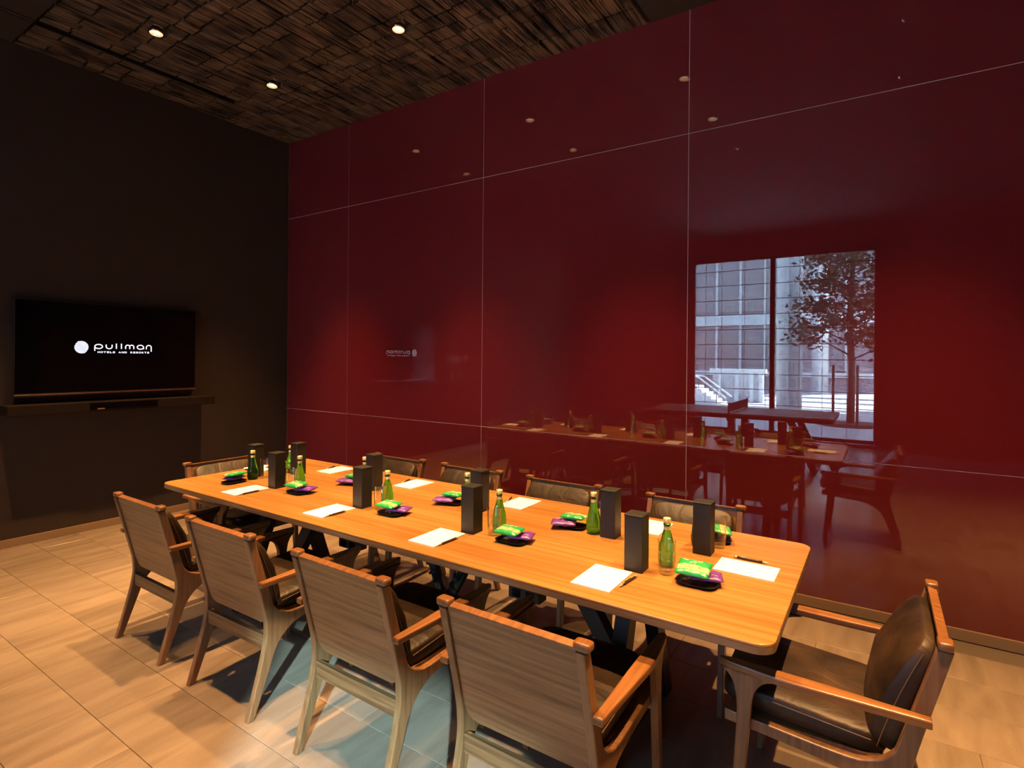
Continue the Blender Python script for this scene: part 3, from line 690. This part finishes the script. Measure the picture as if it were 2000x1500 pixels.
base = dict(pad=(0, 0, 0), pen=(.094, 0.02, -.12), box=(.072, .158, 0), bottle=(.158, .258, 0), tumbler=(.182, .182, 0), tray=(.305, .145, .02))
for k, a in enumerate([2.635, 3.405, 4.15, 4.95]):
    o = dict(base)
    if k < 3: o['pen'] = (.080, -.02, -.05); o['dp'] = (.026, .030); o['gt'] = .10
    setting((a, -2.076), 0, f'at the {ORD[k]} place from the television, window side', o)
for k, a in enumerate([2.585, 3.335, 4.14, 4.885]):
    o = dict(base); o['tray'] = (.315, .215, .1); o['pen'] = (.092, -.03, .35); o['box'] = (.105, .235, 0); o['bottle'] = (.190, .235, 0); o['tumbler'] = (.205, .155, 0); o['gt'] = .08; o['dp'] = (.026, .030)
    setting((a, -1.372), PI, f'at the {ORD[k]} place from the television, red wall side', o)
o = dict(base); o.update(pad=(0, 0, 0), box=(-.115, .195, 0), bottle=(-.20, .235, 0), tumbler=(-.175, .165, 0), tray=(-.335, .235, PI*.9), pen=(.09, 0, .1), gt=.12, dp=(-.02, -.03))
o['pad'] = (.045, 0.005, 0)
setting((2.115, -1.69), -PI/2, 'at the table end in front of the television', {**o, 'box': (.125, .2, 0), 'bottle': (.185, .262, 0), 'tumbler': (.115, .29, 0), 'tray': (.31, .26, .1), 'pad': (-.05, -.005, 0), 'pen': (.045, -.01, .05)})
setting((5.375, -1.68), PI/2, 'at the table end farthest from the television', {**base, 'pad': (0, 0, 0), 'pen': (.108, .005, -.02), 'box': (.10, .187, 0), 'bottle': (.180, .228, 0), 'tumbler': (.205, .152, 0), 'tray': (.305, .172, .3), 'gt': .12})

# ------------------------------------------------------------------ table-tennis table behind the camera (seen mirrored in the red wall)
pp = thing('tennis_table', 'wooden table tennis table with dark net before the big window', 'table', (3.955, -5.26, 0))
obj('tabletop', mbox(-1.34, 1.34, -.66, .66, .735, .76, bev=.004), 'pingpong_wood', pp)
obj('apron', mbox(-1.33, 1.33, -.65, .65, .695, .734), 'frame_dark', pp)
for s in (1, -1):
    X = s*.72; g = obj('trestle', mbox(X-.05, X+.05, -.45, .45, .68, .695), 'frame_dark', pp)
    for q in (1, -1): obj('leg', prism(B(), [(X+s*.02, .68), (X+s*.12, .68), (X+s*.42, 0), (X+s*.32, 0)], 'y', q*.42-.035, q*.42+.035), 'frame_dark', g)
    obj('stay', mbox(X+s*.2-.03, X+s*.2+.03, -.385, .385, .30, .38), 'frame_dark', g)
    obj('middle_leg', mbox(s*.10-.05, s*.10+.05, -.06, .06, 0, .694), 'frame_dark', g)
nt_ = obj('net', mbox(-.004, .004, -.66, .66, .775, .905), 'net_dark', pp)
for q in (1, -1): obj('net_post', mbox(-.012, .012, q*.672-.012, q*.672+.012, .66, .915), 'frame_dark', pp)
for q in (1, -1): obj('net_clamp', mbox(-.03, .03, q*.672-.012, q*.672+.012, .655, .692), 'frame_dark', pp)

# ------------------------------------------------------------------ street outside
pv = obj('pavement', mbox(-45, 45, -75, YF-.25, -.12, -.03), 'paving'); tag(pv, kind='structure')
for y, w_, m in ((-15.8, .25, 'concrete_white'), (-19.5, .5, 'concrete_white'), (-22.2, .35, 'facade_grey')): obj('kerb', mbox(-45, 45, y-w_, y, -.03, .03), m, pv)
nbk = thing('added_sun_blocker', 'pale rendered corner building beside the street tree', 'building', (12.2, -18.5, -.03))  # unseen block added to stop direct sun entering the big window
obj('wall', mbox(-3.1, 3.1, -1.6, 1.6, 0, 11), 'facade_grey', nbk); obj('roof', mbox(-3.3, 3.3, -1.8, 1.8, 11, 11.4), 'concrete_pale', nbk)
for k in range(4):
    for j in range(3): obj('window', mbox(-2.6+k*1.4, -1.6+k*1.4, 1.6, 1.66, 1.2+j*3.2, 3.2+j*3.2), 'facade_glass', nbk)
fb = thing('office_building', 'grey glass office building across the street with pale mullions', 'building', (-4, -30, 0))
obj('wall', mbox(-22, 12, -10, -.3, -.03, 11), 'facade_dark', fb)
for k in range(14):
    x = -7.5+k*1.32
    for z0, z1 in ((4.35, 9.5), (1.25, 2.9)): obj('pane', mbox(x+.07, x+1.25, -.3, -.22, z0, z1), 'facade_glass', fb)
    obj('mullion', mbox(x-.06, x+.06, -.3, -.05, 0.9, 10), 'concrete_pale', fb)
obj('floor_band', mbox(-22, 12, -.3, .1, 3.55, 4.15), 'concrete_pale', fb); obj('ground_band', mbox(-22, 12, -.3, .05, .65, .9), 'concrete_white', fb)
obj('roof_band', mbox(-22.2, 12.2, -10.2, .2, 11, 11.6), 'concrete_pale', fb)
lw = thing('low_wall', 'pale garden wall with posts in front of the office building', 'wall', (1.2, -18.4, 0))
obj('wall_panel', mbox(-.8, 1.0, -.12, .12, -.03, 1.05), 'facade_grey', lw); obj('coping', mbox(-.9, 1.1, -.18, .18, 1.05, 1.2), 'concrete_white', lw)
for dx in (-.5, .1, .62, .95): obj('post', mbox(dx-.07, dx+.07, .12, .2, -.03, 1.05), 'concrete_white', lw)
stp = thing('outdoor_steps', 'short flight of pale outdoor steps with a handrail by the garden wall', 'steps', (.55, -16.2, 0))
for k in range(6): obj('step', mbox(-.9, .75-k*.16, -.45, .45, -.03+k*.11, .08+k*.11), 'concrete_white', stp)
for q in (.45, -.45):
    hr = obj('handrail', tube(B(), [(.9, q, .25), (-.05, q, .95), (-.9, q, 1.0)], .025, 8), 'concrete_white', stp)
    for dx, z0, z1 in ((.6, .05, .45), (.0, .5, .9)): obj('baluster', tube(B(), [(dx, q, z0), (dx, q, z1)], .015, 6), 'frame_dark', hr)
def column(x, y, r, h, lab):
    c = thing('column', lab, 'column', (x, y, -.03)); obj('shaft', lathe(B(), [(r, .12), (r, h)], 32), 'concrete_pale', c, True); obj('base', lathe(B(), [(r*1.12, 0), (r*1.12, .12)], 32), 'concrete_white', c)
    obj('lining_strip', mbox(-.02, .02, r-.005, r+.03, .12, h), 'concrete_white', c)
column(3.60, -14., .34, 8.5, 'broad round pale column standing outside the big window'); column(3.38, -26.8, .36, 8.5, 'round pale column near the office building')
# tree with stakes
tx, ty = 5.21, -12.0
tr = thing('street_tree', 'leafy young street tree held by stakes outside the window', 'tree', (tx, ty, -.03))
obj('trunk', tube(B(), [(0, 0, 0), (.02, 0, 1.2), (-.02, .02, 2.6), (.03, 0, 4.2), (0, 0, 5.2)], [.09, .08, .07, .05, .015], 12), 'bark', tr, True)
r = random.Random(11); br_ = []
for k in range(34):
    z = 1.6+3.4*k/34; a = k*2.4; L_ = r.uniform(.8, 1.5)*(1-.40*(z-1.6)/3.6); p1 = Vector((math.cos(a)*L_, math.sin(a)*L_, z+.35*L_+r.uniform(-.1, .15)))
    p0 = Vector((0, 0, z)); mid = p0.lerp(p1, .5)+Vector((0, 0, .08)); br_.append((p0, mid, p1))
    obj('branch', tube(B(), [p0, mid, p1], [.022, .014, .005], 6), 'bark', tr)
lb = B()
for p0, mid, p1 in br_:
    for q in range(165):
        c = mid.lerp(p1, r.random()**.6*1.08)+Vector((r.gauss(0, .17), r.gauss(0, .17), r.gauss(0, .13)))
        d = Vector((r.gauss(0, 1), r.gauss(0, 1), r.gauss(0, .7))).normalized(); e = d.cross(Vector((r.gauss(0, 1), r.gauss(0, 1), 1))).normalized(); l = r.uniform(.10, .18)
        v = [lb.verts.new(c+x_) for x_ in (-d*l*.5, e*l*.28, d*l*.5, -e*l*.28)]; lb.faces.new(v)
tag(obj('foliage', lb, 'leaf', tr), kind='stuff')
obj('planting_pit', lathe(B(), [(.75, .0), (.75, .035), (.05, .06)], 28), 'soil', tr)
for k in range(3):
    a = [2.6, 1.2, 4.6][k]; sx_, sy_ = tx+.42*math.cos(a), ty+.42*math.sin(a)
    st = thing('tree_stake', 'upright wooden stake tied to the street tree trunk', 'stake', (sx_, sy_, .022), group='stakes around the street tree')
    obj('pole', tube(B(), [(0, 0, 0), (0, 0, 1.42)], .032, 10), 'stake_wood', st, True); obj('tie', tube(B(), [(-math.cos(a)*.03, -math.sin(a)*.03, 1.25), (-math.cos(a)*.295, -math.sin(a)*.295, 1.25)], .018, 6), 'stake_wood', st)
